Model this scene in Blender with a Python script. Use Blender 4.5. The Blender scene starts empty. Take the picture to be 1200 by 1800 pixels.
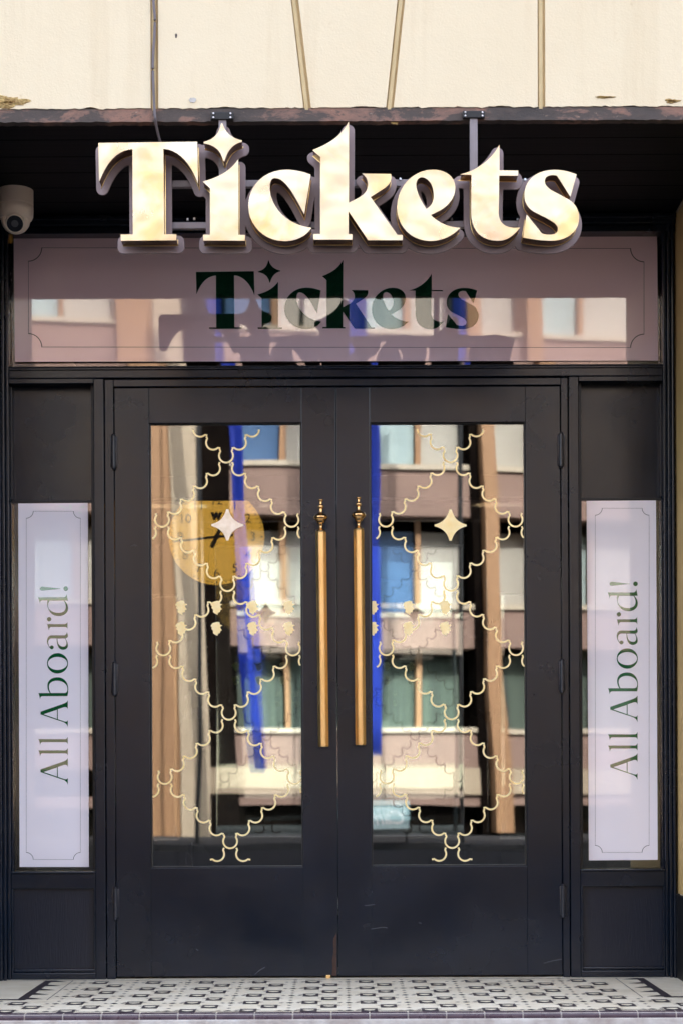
import bpy, bmesh, math, random, re
import numpy as np
from mathutils import Vector, Matrix
random.seed(7)
R = math.radians
S = bpy.context.scene
COL = S.collection

# ---------------------------------------------------------------- camera
FPX = 3143.0            # focal length in photo pixels (photo 1800 tall)
D_DOOR = 6.35           # camera to door plane (y = 0)
D_FRONT = 5.40          # camera to front plane of the facade (y = -0.95)
CAMZ = 0.695
VX, VY = 600.0, 1376.0  # principal point
ROLL = R(0.25)
cam_d = bpy.data.cameras.new('camera')
cam = bpy.data.objects.new('camera', cam_d); COL.objects.link(cam); S.camera = cam
cam.location = (0, -D_DOOR, CAMZ)
cam.rotation_euler = (R(90), ROLL, 0)
cam_d.sensor_width = 36; cam_d.sensor_height = 36; cam_d.sensor_fit = 'AUTO'
cam_d.lens = FPX/1800*36
cam_d.shift_y = (VY-900)/1800
cam_d.clip_end = 500
cam_d.dof.use_dof = True
cam_d.dof.focus_distance = 6.1
cam_d.dof.aperture_fstop = 4.5
# ---------------------------------------------------------------- light
SUN_EL, SUN_AZ = 45.0, 14.0      # sun stands behind the shop and lights the houses across the street; the shop is in open shade
W = bpy.data.worlds.new('World'); S.world = W; W.use_nodes = True
nt = W.node_tree
sky = nt.nodes.new('ShaderNodeTexSky'); sky.sky_type = 'NISHITA'; sky.sun_disc = False
sky.sun_elevation = R(SUN_EL); sky.sun_rotation = R(SUN_AZ)
sky.dust_density = 4; sky.air_density = 0.8; sky.ozone_density = 0.4
bg = nt.nodes['Background']; bg.inputs[1].default_value = 0.15
hs = nt.nodes.new('ShaderNodeHueSaturation'); hs.inputs['Saturation'].default_value = .55   # thin high haze whitens the sky
nt.links.new(sky.outputs[0], hs.inputs['Color']); nt.links.new(hs.outputs[0], bg.inputs[0])
sd = bpy.data.lights.new('sun', 'SUN'); sd.energy = 2.0; sd.angle = R(.6); sd.color = (1, .93, .84)
sun = bpy.data.objects.new('sun', sd); COL.objects.link(sun)
dv = Vector((-math.sin(R(SUN_AZ))*math.cos(R(SUN_EL)), -math.cos(R(SUN_AZ))*math.cos(R(SUN_EL)), -math.sin(R(SUN_EL))))
sun.rotation_euler = dv.to_track_quat('-Z', 'Y').to_euler()
sun.location = (6, 20, 40)
S.view_settings.view_transform = 'Standard'; S.view_settings.look = 'None'
S.view_settings.exposure = 3.1; S.view_settings.gamma = 1.0
S.cycles.max_bounces = 10; S.cycles.glossy_bounces = 8; S.cycles.transparent_max_bounces = 24
S.cycles.transmission_bounces = 8; S.cycles.diffuse_bounces = 4

# ---------------------------------------------------------------- helpers
def P(px, py, dist=D_DOOR, dy=0.0):
    """photo pixel -> world point on the plane at a given distance from the camera"""
    dx, dyy = px-VX, py-VY
    ca, sa = math.cos(ROLL), math.sin(ROLL)
    x = dx*ca-dyy*sa; y = dx*sa+dyy*ca
    s = dist/FPX
    return Vector((x*s, dist-D_DOOR+dy, CAMZ-y*s))
def tag(o, label=None, cat=None, group=None, kind=None):
    if label: o['label'] = label
    if cat: o['category'] = cat
    if group: o['group'] = group
    if kind: o['kind'] = kind
    return o
def thing(name, label, cat, loc=(0,0,0), group=None):
    o = bpy.data.objects.new(name, None); COL.objects.link(o); o.location = loc
    o.empty_display_size = .1
    return tag(o, label, cat, group)
def link(name, me, mat, parent=None):
    o = bpy.data.objects.new(name, me); COL.objects.link(o)
    me.name = name
    if mat is not None:
        me.materials.clear(); me.materials.append(mat)
    if parent is not None:
        o.parent = parent
        w = Vector(parent.location)
        if parent.parent is not None: w = w + Vector(parent.parent.location)
        o.location = -w
    return o
class MB:
    """collects shapes, links them as one mesh object"""
    def __init__(s): s.bm = bmesh.new()
    def box(s, x0, x1, y0, y1, z0, z1, bev=0.0):
        a, b = min(x0,x1), max(x0,x1); c, d = min(y0,y1), max(y0,y1); e, f = min(z0,z1), max(z0,z1)
        bb = bmesh.new()
        bmesh.ops.create_cube(bb, size=1)
        for v in bb.verts:
            v.co = Vector((a+(v.co.x+.5)*(b-a), c+(v.co.y+.5)*(d-c), e+(v.co.z+.5)*(f-e)))
        if bev > 0:
            bev = min(bev, .45*min(b-a, d-c, f-e))
            bmesh.ops.bevel(bb, geom=bb.edges[:], offset=bev, segments=2, affect='EDGES', profile=.6)
        s.add(bb); return s
    def add(s, bb):
        me = bpy.data.meshes.new('t'); bb.to_mesh(me); bb.free(); s.bm.from_mesh(me); bpy.data.meshes.remove(me); return s
    def cyl(s, p0, p1, r0, r1=None, n=20):
        p0, p1 = Vector(p0), Vector(p1); r1 = r0 if r1 is None else r1
        bb = bmesh.new(); L = (p1-p0).length
        bmesh.ops.create_cone(bb, cap_ends=True, segments=n, radius1=r0, radius2=r1, depth=L)
        q = (p1-p0).to_track_quat('Z', 'Y').to_matrix().to_4x4()
        bmesh.ops.transform(bb, matrix=Matrix.Translation((p0+p1)/2) @ q, verts=bb.verts)
        s.add(bb); return s
    def lathe(s, prof, c, axis=Vector((0,0,1)), n=32, caps=True):
        """prof: (height, radius)"""
        bb = bmesh.new(); q = axis.to_track_quat('Z', 'Y').to_matrix()
        rings = []
        for h, r in prof:
            rings.append([bb.verts.new(Vector(c)+q @ Vector((r*math.cos(2*math.pi*i/n), r*math.sin(2*math.pi*i/n), h))) for i in range(n)])
        for a, b in zip(rings, rings[1:]):
            for i in range(n): bb.faces.new((a[i], a[(i+1)%n], b[(i+1)%n], b[i]))
        if caps: bb.faces.new(rings[0][::-1]); bb.faces.new(rings[-1])
        else:
            for i in range(n): bb.faces.new((rings[-1][i], rings[-1][(i+1)%n], rings[0][(i+1)%n], rings[0][i]))
        bmesh.ops.recalc_face_normals(bb, faces=bb.faces)
        s.add(bb); return s
    def tube(s, pts, r, n=10):
        pts = [Vector(p) for p in pts]; bb = bmesh.new(); rings = []
        for i, p in enumerate(pts):
            t = (pts[min(i+1, len(pts)-1)]-pts[max(i-1, 0)]).normalized()
            q = t.to_track_quat('Z', 'Y').to_matrix()
            rings.append([bb.verts.new(p+q @ Vector((r*math.cos(2*math.pi*k/n), r*math.sin(2*math.pi*k/n), 0))) for k in range(n)])
        for a, b in zip(rings, rings[1:]):
            for i in range(n): bb.faces.new((a[i], a[(i+1)%n], b[(i+1)%n], b[i]))
        bb.faces.new(rings[0][::-1]); bb.faces.new(rings[-1])
        bmesh.ops.recalc_face_normals(bb, faces=bb.faces)
        s.add(bb); return s
    def prism(s, pts, y0, y1, bev=0):
        """polygon of (x,z) extruded from y0 to y1"""
        bb = bmesh.new()
        a = [bb.verts.new((x, y0, z)) for x, z in pts]; b = [bb.verts.new((x, y1, z)) for x, z in pts]
        bb.faces.new(a); bb.faces.new(b[::-1]); n = len(pts)
        for i in range(n): bb.faces.new((a[i], b[i], b[(i+1)%n], a[(i+1)%n]))
        bmesh.ops.recalc_face_normals(bb, faces=bb.faces)
        if bev: bmesh.ops.bevel(bb, geom=bb.edges[:], offset=bev, segments=2, affect='EDGES')
        s.add(bb); return s
    def build(s, name, mat, parent=None, smooth=False):
        me = bpy.data.meshes.new(name); s.bm.to_mesh(me); s.bm.free()
        if smooth:
            for p in me.polygons: p.use_smooth = True
            try: me.set_sharp_from_angle(angle=R(38))
            except Exception: pass
        return link(name, me, mat, parent)
def flat_shape(name, contours, y, depth, mat, parent=None, bev=0.0):
    """closed contours [(x,z)...] (inner ones are holes) -> solid plate whose front is at y, going back by depth"""
    cu = bpy.data.curves.new('c', 'CURVE'); cu.dimensions = '2D'; cu.fill_mode = 'BOTH'
    cu.extrude = max(depth/2-bev, 0.00001); cu.bevel_depth = bev; cu.bevel_resolution = 1
    for c in contours:
        sp = cu.splines.new('POLY'); sp.points.add(len(c)-1); sp.use_cyclic_u = True
        for p, q in zip(sp.points, c): p.co = (q[0], q[1], 0, 1)
    o = bpy.data.objects.new('c', cu); COL.objects.link(o)
    dg = bpy.context.evaluated_depsgraph_get()
    me = bpy.data.meshes.new_from_object(o.evaluated_get(dg))
    bpy.data.objects.remove(o); bpy.data.curves.remove(cu)
    for v in me.vertices:
        x, z, t = v.co; v.co = (x, y+depth/2-t, z)
    return link(name, me, mat, parent)
def path(d, n=10):
    """small svg-like path -> list of contours"""
    tok = re.findall(r'[MLCZ]|-?[0-9.]+', d); out = []; cur = []; i = 0; cmd = None
    while i < len(tok):
        if tok[i] in 'MLCZ': cmd = tok[i]; i += 1
        if cmd == 'Z':
            out.append(cur); cur = []; continue
        if cmd == 'M':
            cur = [(float(tok[i]), float(tok[i+1]))]; i += 2; cmd = 'L'
        elif cmd == 'L':
            cur.append((float(tok[i]), float(tok[i+1]))); i += 2
        elif cmd == 'C':
            p0 = cur[-1]; v = [float(t) for t in tok[i:i+6]]; i += 6
            for k in range(1, n+1):
                t = k/n; u = 1-t
                cur.append((u**3*p0[0]+3*u*u*t*v[0]+3*u*t*t*v[2]+t**3*v[4], u**3*p0[1]+3*u*u*t*v[1]+3*u*t*t*v[3]+t**3*v[5]))
    return out
def circ(cx, cy, rx, ry=None, n=32):
    ry = rx if ry is None else ry
    return [(cx+rx*math.cos(2*math.pi*k/n), cy+ry*math.sin(2*math.pi*k/n)) for k in range(n)]

# ---------------------------------------------------------------- materials
def base(name):
    m = bpy.data.materials.new(name); m.use_nodes = True
    return m, m.node_tree, m.node_tree.nodes['Principled BSDF']
def coords(t, scale=(1,1,1)):
    tc = t.nodes.new('ShaderNodeTexCoord'); mp = t.nodes.new('ShaderNodeMapping'); mp.inputs['Scale'].default_value = scale
    t.links.new(tc.outputs['Object'], mp.inputs['Vector']); return mp.outputs[0]
def noise(t, vec, scale, detail=4, rough=.55, dist=0):
    n = t.nodes.new('ShaderNodeTexNoise'); n.inputs['Scale'].default_value = scale; n.inputs['Detail'].default_value = detail
    n.inputs['Roughness'].default_value = rough; n.inputs['Distortion'].default_value = dist
    t.links.new(vec, n.inputs['Vector']); return n.outputs['Fac']
def ramp(t, fac, stops):
    r = t.nodes.new('ShaderNodeValToRGB'); e = r.color_ramp.elements
    e[0].position, e[0].color = stops[0][0], (*stops[0][1], 1)
    e[1].position, e[1].color = stops[-1][0], (*stops[-1][1], 1)
    for p, c in stops[1:-1]:
        k = e.new(p); k.color = (*c, 1)
    t.links.new(fac, r.inputs[0]); return r.outputs[0]
def bump(t, b, h, strength=.3, dist=.002):
    n = t.nodes.new('ShaderNodeBump'); n.inputs['Strength'].default_value = strength; n.inputs['Distance'].default_value = dist
    t.links.new(h, n.inputs['Height'])
    if b is not None: t.links.new(n.outputs[0], b.inputs['Normal'])
    return n
def mixrgb(t, fac, a, b, kind='MIX'):
    n = t.nodes.new('ShaderNodeMix'); n.data_type = 'RGBA'; n.blend_type = kind
    if isinstance(fac, (int, float)): n.inputs[0].default_value = fac
    else: t.links.new(fac, n.inputs[0])
    for k, x in ((6, a), (7, b)):
        if isinstance(x, tuple): n.inputs[k].default_value = (*x, 1)
        else: t.links.new(x, n.inputs[k])
    return n.outputs[2]

def mat(name, c1, c2=None, rough=.5, metal=0, scale=8, aspect=(1,1,1), bstr=.0, bscale=60, bdist=.002, r2=None, spec=.5, detail=5):
    m, t, b = base(name); v = coords(t, aspect)
    c2 = c2 or tuple(x*.8 for x in c1)
    f = noise(t, v, scale, detail)
    t.links.new(ramp(t, f, [(.35, c1), (.68, c2)]), b.inputs['Base Color'])
    b.inputs['Metallic'].default_value = metal; b.inputs['Specular IOR Level'].default_value = spec
    if r2 is not None:
        q = ramp(t, noise(t, v, scale*1.7, 4), [(.35, (rough,)*3), (.65, (r2,)*3)])
        t.links.new(q, b.inputs['Roughness'])
    else: b.inputs['Roughness'].default_value = rough
    if bstr: bump(t, b, noise(t, v, bscale, 6), bstr, bdist)
    return m
M = {}
# cream painted render with fine stipple, faint water marks
m, t, b = base('cream_render'); v = coords(t)
c = ramp(t, noise(t, v, 1.6, 6, .6), [(.3, (.84, .71, .50)), (.7, (.80, .66, .45))])
c = mixrgb(t, ramp(t, noise(t, v, 34, 3, .6), [(.70, (0,0,0)), (.80, (.35,)*3)]), c, (.60, .44, .24))
vs = coords(t, (1, 1, .07)); c = mixrgb(t, ramp(t, noise(t, vs, 9, 6, .7), [(.52, (0,0,0)), (.78, (.40,)*3)]), c, (.66, .50, .30))
c = mixrgb(t, ramp(t, noise(t, v, 120, 5, .8), [(.735, (0,0,0)), (.76, (.8,)*3)]), c, (.42, .28, .14))
t.links.new(c, b.inputs['Base Color']); b.inputs['Roughness'].default_value = .75
b.inputs['Specular IOR Level'].default_value = .2
h = t.nodes.new('ShaderNodeMath'); h.operation = 'ADD'
t.links.new(noise(t, v, 190, 3), h.inputs[0]); t.links.new(noise(t, v, 26, 4), h.inputs[1])
bump(t, b, h.outputs[0], .35, .0022); M['cream'] = m
M['joint'] = mat('tan_joint', (.66, .50, .27), (.52, .38, .19), .8, scale=30, aspect=(1,1,.3), bstr=.5, bscale=120)
M['crumble'] = mat('crumbled_render', (.62, .44, .18), (.25, .14, .05), .95, scale=90, bstr=1, bscale=140, bdist=.006)
M['reveal'] = mat('ochre_reveal', (.62, .42, .17), (.50, .33, .13), .7, scale=6, bstr=.3, bscale=90)
# peeling paint beam
m, t, b = base('peeling_paint'); v = coords(t, (1, 1, 2.2))
f = noise(t, v, 4.5, 9, .72, .3)
c = ramp(t, f, [(.38, (.045, .033, .028)), (.51, (.075, .052, .042)), (.53, (.17, .095, .07)), (.61, (.28, .14, .095)), (.64, (.09, .062, .05))])
c = mixrgb(t, ramp(t, noise(t, v, 34, 9, .8, .5), [(.63, (0,0,0)), (.66, (1,1,1))]), c, (.42, .30, .22))
t.links.new(c, b.inputs['Base Color']); b.inputs['Roughness'].default_value = .6
bump(t, b, f, .8, .006); M['peel'] = m
# dark navy joinery gloss, brushed
def paint(name, c1, c2, rough, r2, aspect, bs=.25, bscale=40, bdist=.0006):
    m, t, b = base(name); v = coords(t, aspect)
    f = noise(t, v, 9, 6, .6, .4)
    cc = ramp(t, f, [(.3, c1), (.7, c2)]); v2 = coords(t)
    sc1 = ramp(t, noise(t, coords(t, (1, 1, .35)), 55, 5, .75, 1.5), [(.725, (0,0,0)), (.76, (1,1,1))])
    cc = mixrgb(t, sc1, cc, (.045, .045, .055))
    cc = mixrgb(t, ramp(t, noise(t, v2, 2.2, 6, .65), [(.45, (0,0,0)), (.75, (.5,)*3)]), cc, tuple(x*2.2 for x in c2))
    t.links.new(cc, b.inputs['Base Color'])
    t.links.new(ramp(t, noise(t, v2, 3.5, 5), [(.35, (rough,)*3), (.65, (r2,)*3)]), b.inputs['Roughness'])
    bump(t, b, noise(t, v, bscale, 5), bs, bdist)
    b.inputs['Specular IOR Level'].default_value = .46
    return m
M['navy'] = paint('navy_paint_upright', (.0018, .0052, .0125), (.003, .0072, .0155), .18, .30, (1, 1, .06))
M['navy_h'] = paint('navy_paint_level', (.0018, .0052, .0125), (.003, .0072, .0155), .18, .30, (.06, 1, 1))
m, t, b = base('navy_grain_panel'); v = coords(t, (1, 1, .10))
wv = t.nodes.new('ShaderNodeTexWave'); wv.wave_type = 'BANDS'; wv.bands_direction = 'X'
wv.inputs['Scale'].default_value = 34; wv.inputs['Distortion'].default_value = 24; wv.inputs['Detail'].default_value = 3
wv.inputs['Detail Scale'].default_value = 1.2
t.links.new(v, wv.inputs['Vector'])
t.links.new(ramp(t, noise(t, v, 7, 4), [(.3, (.0018, .0055, .016)), (.7, (.003, .0075, .019))]), b.inputs['Base Color'])
b.inputs['Roughness'].default_value = .36; bump(t, b, wv.outputs['Fac'], .22, .0008); M['grain'] = m
M['soffit'] = mat('black_soffit_boards', (.0012, .0016, .003), (.0022, .0026, .004), .6, spec=.15, scale=3, aspect=(.2, 3, 1), bstr=.4, bscale=18)
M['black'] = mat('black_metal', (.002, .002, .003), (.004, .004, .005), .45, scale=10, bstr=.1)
M['hinge'] = mat('painted_hinge', (.014, .016, .026), (.03, .03, .035), .3, scale=60, bstr=.2)
# brass
m, t, b = base('brass_letter_face'); v = coords(t)
f = noise(t, v, 5, 5, .6, .6)
c = ramp(t, f, [(.32, (.88, .71, .43)), (.5, (.76, .64, .46)), (.66, (.84, .60, .29))])
c = mixrgb(t, ramp(t, noise(t, v, 42, 6, .7), [(.68, (0,0,0)), (.76, (.4,)*3)]), c, (.55, .36, .14))
t.links.new(c, b.inputs['Base Color']); b.inputs['Metallic'].default_value = .85
t.links.new(ramp(t, noise(t, v, 7, 4), [(.35, (.26,)*3), (.65, (.42,)*3)]), b.inputs['Roughness'])
h1 = noise(t, v, 3.2, 3); bump(t, b, h1, .8, .03); M['brass_face'] = m
M['brass_edge'] = mat('brass_letter_edge', (.26, .14, .045), (.13, .065, .02), .2, metal=1, scale=22, bstr=.3, bscale=20)
M['brass'] = mat('brushed_brass_bar', (.92, .64, .29), (.82, .54, .22), .28, metal=1, scale=30, aspect=(1,1,.3), bstr=.15, bscale=90, r2=.38)
M['brass_pol'] = mat('polished_brass', (.86, .54, .24), (.74, .43, .18), .2, metal=1, scale=30)
M['gold'] = mat('gold_leaf_decal', (1, .89, .54), (.96, .79, .38), .34, metal=.42, scale=45, bstr=.3, bscale=200, bdist=.0006)
M['scuff'] = mat('paint_scuff', (.10, .105, .12), (.06, .065, .075), .5, scale=80)
M['foil'] = mat('mirror_gold_foil', (1, .95, .74), (.98, .9, .66), .06, metal=1, scale=30)
M['silver'] = mat('pale_gold_leaf', (.86, .83, .76), (.72, .68, .58), .3, metal=.7, scale=45, bstr=.3, bscale=200, bdist=.0006)
M['plate'] = mat('mauve_acrylic_plate', (.27, .20, .20), (.22, .16, .165), .35, scale=6, bstr=.05)
M['steel'] = mat('grey_painted_steel', (.27, .23, .24), (.20, .17, .18), .4, scale=14, bstr=.1)
M['screw'] = mat('zinc_screw', (.7, .7, .72), (.5, .5, .52), .3, metal=1)
M['cable'] = mat('grey_cable', (.16, .13, .14), (.12, .10, .105), .45, scale=20)
# glass
def glassmat(name, R0, tint, wav=.12, dist=.004, sc=2.2):
    m = bpy.data.materials.new(name); m.use_nodes = True; t = m.node_tree
    t.nodes.remove(t.nodes['Principled BSDF']); out = t.nodes['Material Output']
    gl = t.nodes.new('ShaderNodeBsdfGlossy'); gl.inputs['Roughness'].default_value = 0; gl.inputs['Color'].default_value = (.97, .98, 1, 1)
    tr = t.nodes.new('ShaderNodeBsdfTransparent'); tr.inputs['Color'].default_value = (*tint, 1)
    mx = t.nodes.new('ShaderNodeMixShader'); lw = t.nodes.new('ShaderNodeFresnel'); lw.inputs['IOR'].default_value = 1.5
    ad = t.nodes.new('ShaderNodeMath'); ad.operation = 'ADD'; ad.inputs[1].default_value = R0-.04; ad.use_clamp = True
    t.links.new(lw.outputs[0], ad.inputs[0])
    v = coords(t, (1, 1, .5)); bp = bump(t, None, noise(t, v, sc, 1), wav, dist)
    t.links.new(bp.outputs[0], gl.inputs['Normal'])
    t.links.new(ad.outputs[0], mx.inputs[0]); t.links.new(tr.outputs[0], mx.inputs[1]); t.links.new(gl.outputs[0], mx.inputs[2])
    t.links.new(mx.outputs[0], out.inputs['Surface']); return m
M['void'] = mat('dark_recess', (.008, .006, .005), (.004, .003, .003), .9, spec=0, scale=2)
M['glass'] = glassmat('door_glass', .15, (.90, .95, .94), .2)
M['inner_glass'] = glassmat('inner_door_glass', .50, (.9, .95, .94))
M['side_glass'] = glassmat('side_window_glass', .14, (.6, .62, .6))
def film(name, c, R0, rough=0.02, wav=.15):
    m, t, b = base(name); out = t.nodes['Material Output']; v = coords(t)
    t.links.new(ramp(t, noise(t, v, 2.5, 3), [(.3, c), (.7, tuple(x*.96 for x in c))]), b.inputs['Base Color'])
    b.inputs['Roughness'].default_value = .5; b.inputs['Specular IOR Level'].default_value = 0
    gl = t.nodes.new('ShaderNodeBsdfGlossy'); gl.inputs['Roughness'].default_value = rough
    mx = t.nodes.new('ShaderNodeMixShader'); mx.inputs[0].default_value = R0
    v = coords(t, (1, 1, .5)); bp = bump(t, None, noise(t, v, 2.2, 1), wav, .004); t.links.new(bp.outputs[0], gl.inputs['Normal'])
    t.links.new(b.outputs[0], mx.inputs[1]); t.links.new(gl.outputs[0], mx.inputs[2]); t.links.new(mx.outputs[0], out.inputs['Surface'])
    return m
M['film_top'] = film('mauve_window_film', (.95, .71, .78), .20)
M['ink_top'] = film('dark_green_print', (.002, .030, .014), .13)
M['film_side'] = film('lilac_white_film', (.95, .89, .95), .08)
M['ink_side'] = film('green_letter_print', (.006, .10, .03), .14)
M['white'] = mat('white_lettering', (.85, .85, .85), (.8, .8, .8), .5)
M['line'] = mat('dark_print_line', (.02, .03, .03), (.015, .025, .025), .5)
M['plastic'] = mat('cream_plastic', (.92, .80, .70), (.86, .74, .63), .38, scale=5)
M['lens'] = mat('lens_glass', (.01, .012, .018), (.015, .016, .02), .08)
M['lens_ring'] = mat('lens_iris', (.10, .10, .11), (.07, .07, .08), .25)
M['tile'] = mat('ivory_tile', (.95, .86, .69), (.82, .72, .54), .35, scale=9, bstr=.2, bscale=60, r2=.5)
M['tile_dark'] = mat('black_mosaic_tile', (.035, .028, .034), (.07, .055, .06), .35, scale=40, bstr=.2)
M['tile_mid'] = mat('brown_mosaic_tile', (.10, .07, .075), (.16, .12, .12), .4, scale=40, bstr=.2)
M['nosing'] = mat('plum_bullnose_tile', (.055, .035, .048), (.09, .06, .075), .22, scale=18, bstr=.15, r2=.4)
M['grout'] = mat('pale_grout', (.50, .46, .42), (.38, .34, .31), .85, scale=60, bstr=.4)
M['stone'] = mat('worn_white_stone', (.58, .54, .50), (.36, .30, .27), .8, scale=14, bstr=.6, bscale=60, bdist=.004)
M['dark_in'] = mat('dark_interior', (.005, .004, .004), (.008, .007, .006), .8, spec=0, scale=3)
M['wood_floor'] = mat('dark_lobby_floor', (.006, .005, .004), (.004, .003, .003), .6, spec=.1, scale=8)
M['asphalt'] = mat('asphalt', (.014, .015, .019), (.02, .021, .025), .9, spec=.05, scale=20, bstr=.5, bscale=200)
M['paving'] = mat('paving', (.040, .040, .042), (.03, .030, .033), .9, spec=.1, scale=6, bstr=.3)
M['gap'] = mat('raw_door_edge', (.05, .02, .012), (.02, .01, .008), .8, scale=40)

# ================================================================ THE SHOP BUILDING
yF = D_FRONT-D_DOOR            # -0.95 front plane
XL, XR = -1.26, 1.192          # recess side walls
ZS = P(600, 212, D_FRONT).z    # soffit height
ZW = P(600, 189, D_FRONT).z    # lower edge of the render
ZTOP = 4.6
bld = thing('shop_building', 'cream rendered building front over the dark ticket entrance, with four tan joints', 'building', (0, 1, 0))
def jx(x, y): p = P(x, y, D_FRONT); return (p.x, p.z)
def ext(a, b, z):  # x at height z on the line a-b
    return a[0]+(b[0]-a[0])*(z-a[1])/(b[1]-a[1])
joints = [(jx(271.5, 0), jx(272, 190), .0105), (jx(518, 0), jx(540.5, 192), .0105), (jx(704.5, 0), jx(684.5, 190), .0105), (jx(950.5, 0), jx(951, 190), .0105)]
G = .0115
edges = [(-6.0, -6.0)]
for a, b_, w in joints: edges.append((ext(a, b_, ZW), ext(a, b_, ZTOP)))
edges.append((6.0, 6.0))
for (b0, t0), (b1, t1) in zip(edges, edges[1:]):
    mb = MB()
    bb = bmesh.new()
    xa, xb = b0+(G if b0 > -5.9 else 0), b1-(G if b1 < 5.9 else 0); ta, tb = t0+(G if b0 > -5.9 else 0), t1-(G if b1 < 5.9 else 0)
    # subdivided lower edge so the arris is uneven, as worn render
    n = max(4, int((min(xb, 1.6)-max(xa, -1.6))/.012)); pts = []
    x_lo, x_hi = max(xa, -1.6), min(xb, 1.6)
    if xa < x_lo: pts.append((xa, ZW))
    for k in range(n+1):
        x = x_lo+(x_hi-x_lo)*k/n
        dz = 0.0 if k in (0, n) else random.gauss(0, .0012)+(.004*max(0, math.sin(x*23)*math.sin(x*7.3+1))**6)
        pts.append((x, ZW+dz))
    if xb > x_hi: pts.append((xb, ZW))
    pts += [(tb, ZTOP), (ta, ZTOP)]
    mb.prism(pts, yF, yF+.30)
    o = mb.build('render_block', M['cream'], bld)
for a, b_, w in joints:
    xb, xt = ext(a, b_, ZW-.001), ext(a, b_, ZTOP)
    mb = MB().prism([(xb-G-.001, ZW-.004), (xb+G+.001, ZW-.004), (xt+G+.001, ZTOP-.01), (xt-G-.001, ZTOP-.01)], yF+.009, yF+.025)
    mb.prism([(xb-G+.003, ZW-.007), (xb+G-.007, ZW-.007), (xt+G-.007, ZTOP-.01), (xt-G+.003, ZTOP-.01)], yF+.002, yF+.009, .0015)
    mb.build('joint_strip', M['joint'], bld)
# beam
pts = []
n = 260
for k in range(n+1):
    x = -1.7+3.4*k/n; pts.append((x, ZS+random.gauss(0, .0007)))
pts = [(-6, ZS)]+pts+[(6, ZS), (6, ZW-.0005), (-6, ZW-.0005)]
MB().prism(pts, yF+.003, yF+.035).build('lintel_beam', M['peel'], bld)
flk = P(693, 214, D_FRONT)
MB().prism([(flk.x-.010, ZS+.001), (flk.x-.012, ZS-.004), (flk.x-.004, ZS-.0075), (flk.x+.004, ZS-.006), (flk.x+.007, ZS-.010), (flk.x+.011, ZS-.004), (flk.x+.008, ZS+.001)], yF+.0105, yF+.014).build('paint_flake', M['crumble'], bld)
# side and rear masses; unseen upper storeys made tall to shade the street
MB().box(-20, XL, yF+.002, 6, -.4, ZW-.001).build('side_mass', M['cream'], bld)
MB().box(XR, 20, yF+.002, 6, -.4, ZW-.001).build('side_mass', M['cream'], bld)
MB().box(-20, -6.001, yF, 6, ZW, 26).box(6.001, 20, yF, 6, ZW, 26).box(-6, 6, yF+.3, 6, ZS+.05, ZTOP).box(-6, 6, yF, 6, ZTOP+.0, 26).build('unseen_upper_storeys', M['cream'], bld)
# reveals lining and plinths
MB().box(XR-.004, XR+.01, yF+.036, .05, P(0, 1575).z, ZS).build('reveal', M['reveal'], bld)
MB().box(XL-.01, XL+.004, yF+.036, .05, P(0, 1575).z, ZS).build('reveal', M['navy'], bld)
MB().box(XR-.012, XR+.01, yF+.01, -.005, 0, P(0, 1577).z, .003).box(XR-.016, XR+.01, -.034, -.006, 0, P(0, 1577).z+.004, .003).build('plinth', M['black'], bld)
MB().box(XL-.01, XL+.045, yF+.01, -.005, 0, P(0, 1597).z, .004).build('plinth', M['black'], bld)
# soffit boards
mb = MB()
nb = 6
for k in range(nb):
    y0 = yF+.036+(.15-yF-.201)*k/nb; y1 = yF+.036+(.15-yF-.201)*(k+1)/nb
    mb.box(XL+.0045, XR-.0045, y0+.0015, y1-.0015, ZS+.012, ZS+.03, .002)
mb.build('soffit', M['soffit'], bld)
# worn spots in the render
def spot(name, px, py, w, h, mt, n=26, th=.004, seed=1):
    rnd = random.Random(seed); c = P(px, py, D_FRONT); pts = []
    for k in range(n):
        a = 2*math.pi*k/n; r = 1+rnd.uniform(-.22, .22)
        pts.append((c.x+w*D_FRONT/FPX*.5*math.cos(a)*r, c.z+h*D_FRONT/FPX*.5*math.sin(a)*r))
    return MB().prism(pts, yF-th, yF+.004).build(name, mt, bld)
# crumbled hollow at the lower left corner
def crumble(px, py, w, h, seed):
    bb = bmesh.new(); rnd = random.Random(seed); nr, na = 9, 44; c = P(px, py, D_FRONT)
    W_, H_ = w*D_FRONT/FPX/2, h*D_FRONT/FPX/2; rings = []
    lobes = [1+.22*math.sin(3*2*math.pi*k/na+1)+.10*math.sin(7*2*math.pi*k/na)+rnd.uniform(-.09, .09) for k in range(na)]
    for i in range(1, nr+1):
        f = i/nr
        rings.append([bb.verts.new((c.x+W_*f*lobes[k]*math.cos(2*math.pi*k/na), yF+(.0005 if i == nr else -.0012-.004*rnd.random()*(1.2-f)), c.z+H_*f*lobes[k]*math.sin(2*math.pi*k/na)*(1.0 if math.sin(2*math.pi*k/na) > 0 else .8))) for k in range(na)])
    m0 = bb.verts.new((c.x, yF-.002, c.z))
    for k in range(na): bb.faces.new((m0, rings[0][k], rings[0][(k+1) % na]))
    for a, b2 in zip(rings, rings[1:]):
        for k in range(na): bb.faces.new((a[k], b2[k], b2[(k+1) % na], a[(k+1) % na]))
    bmesh.ops.recalc_face_normals(bb, faces=bb.faces)
    mb = MB(); mb.add(bb); return mb.build('crumbled_patch', M['crumble'], bld)
crumble(16, 180, 64, 24, 3); crumble(1062, 171, 34, 5, 9); crumble(1180, 178, 26, 9, 11)
spot('plaster_chip', 310, 63, 4, 7, M['peel'], 12, .001, 5)
spot('plaster_chip', 339, 176, 12, 9, M['stone'], 14, .0025, 6)

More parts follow.
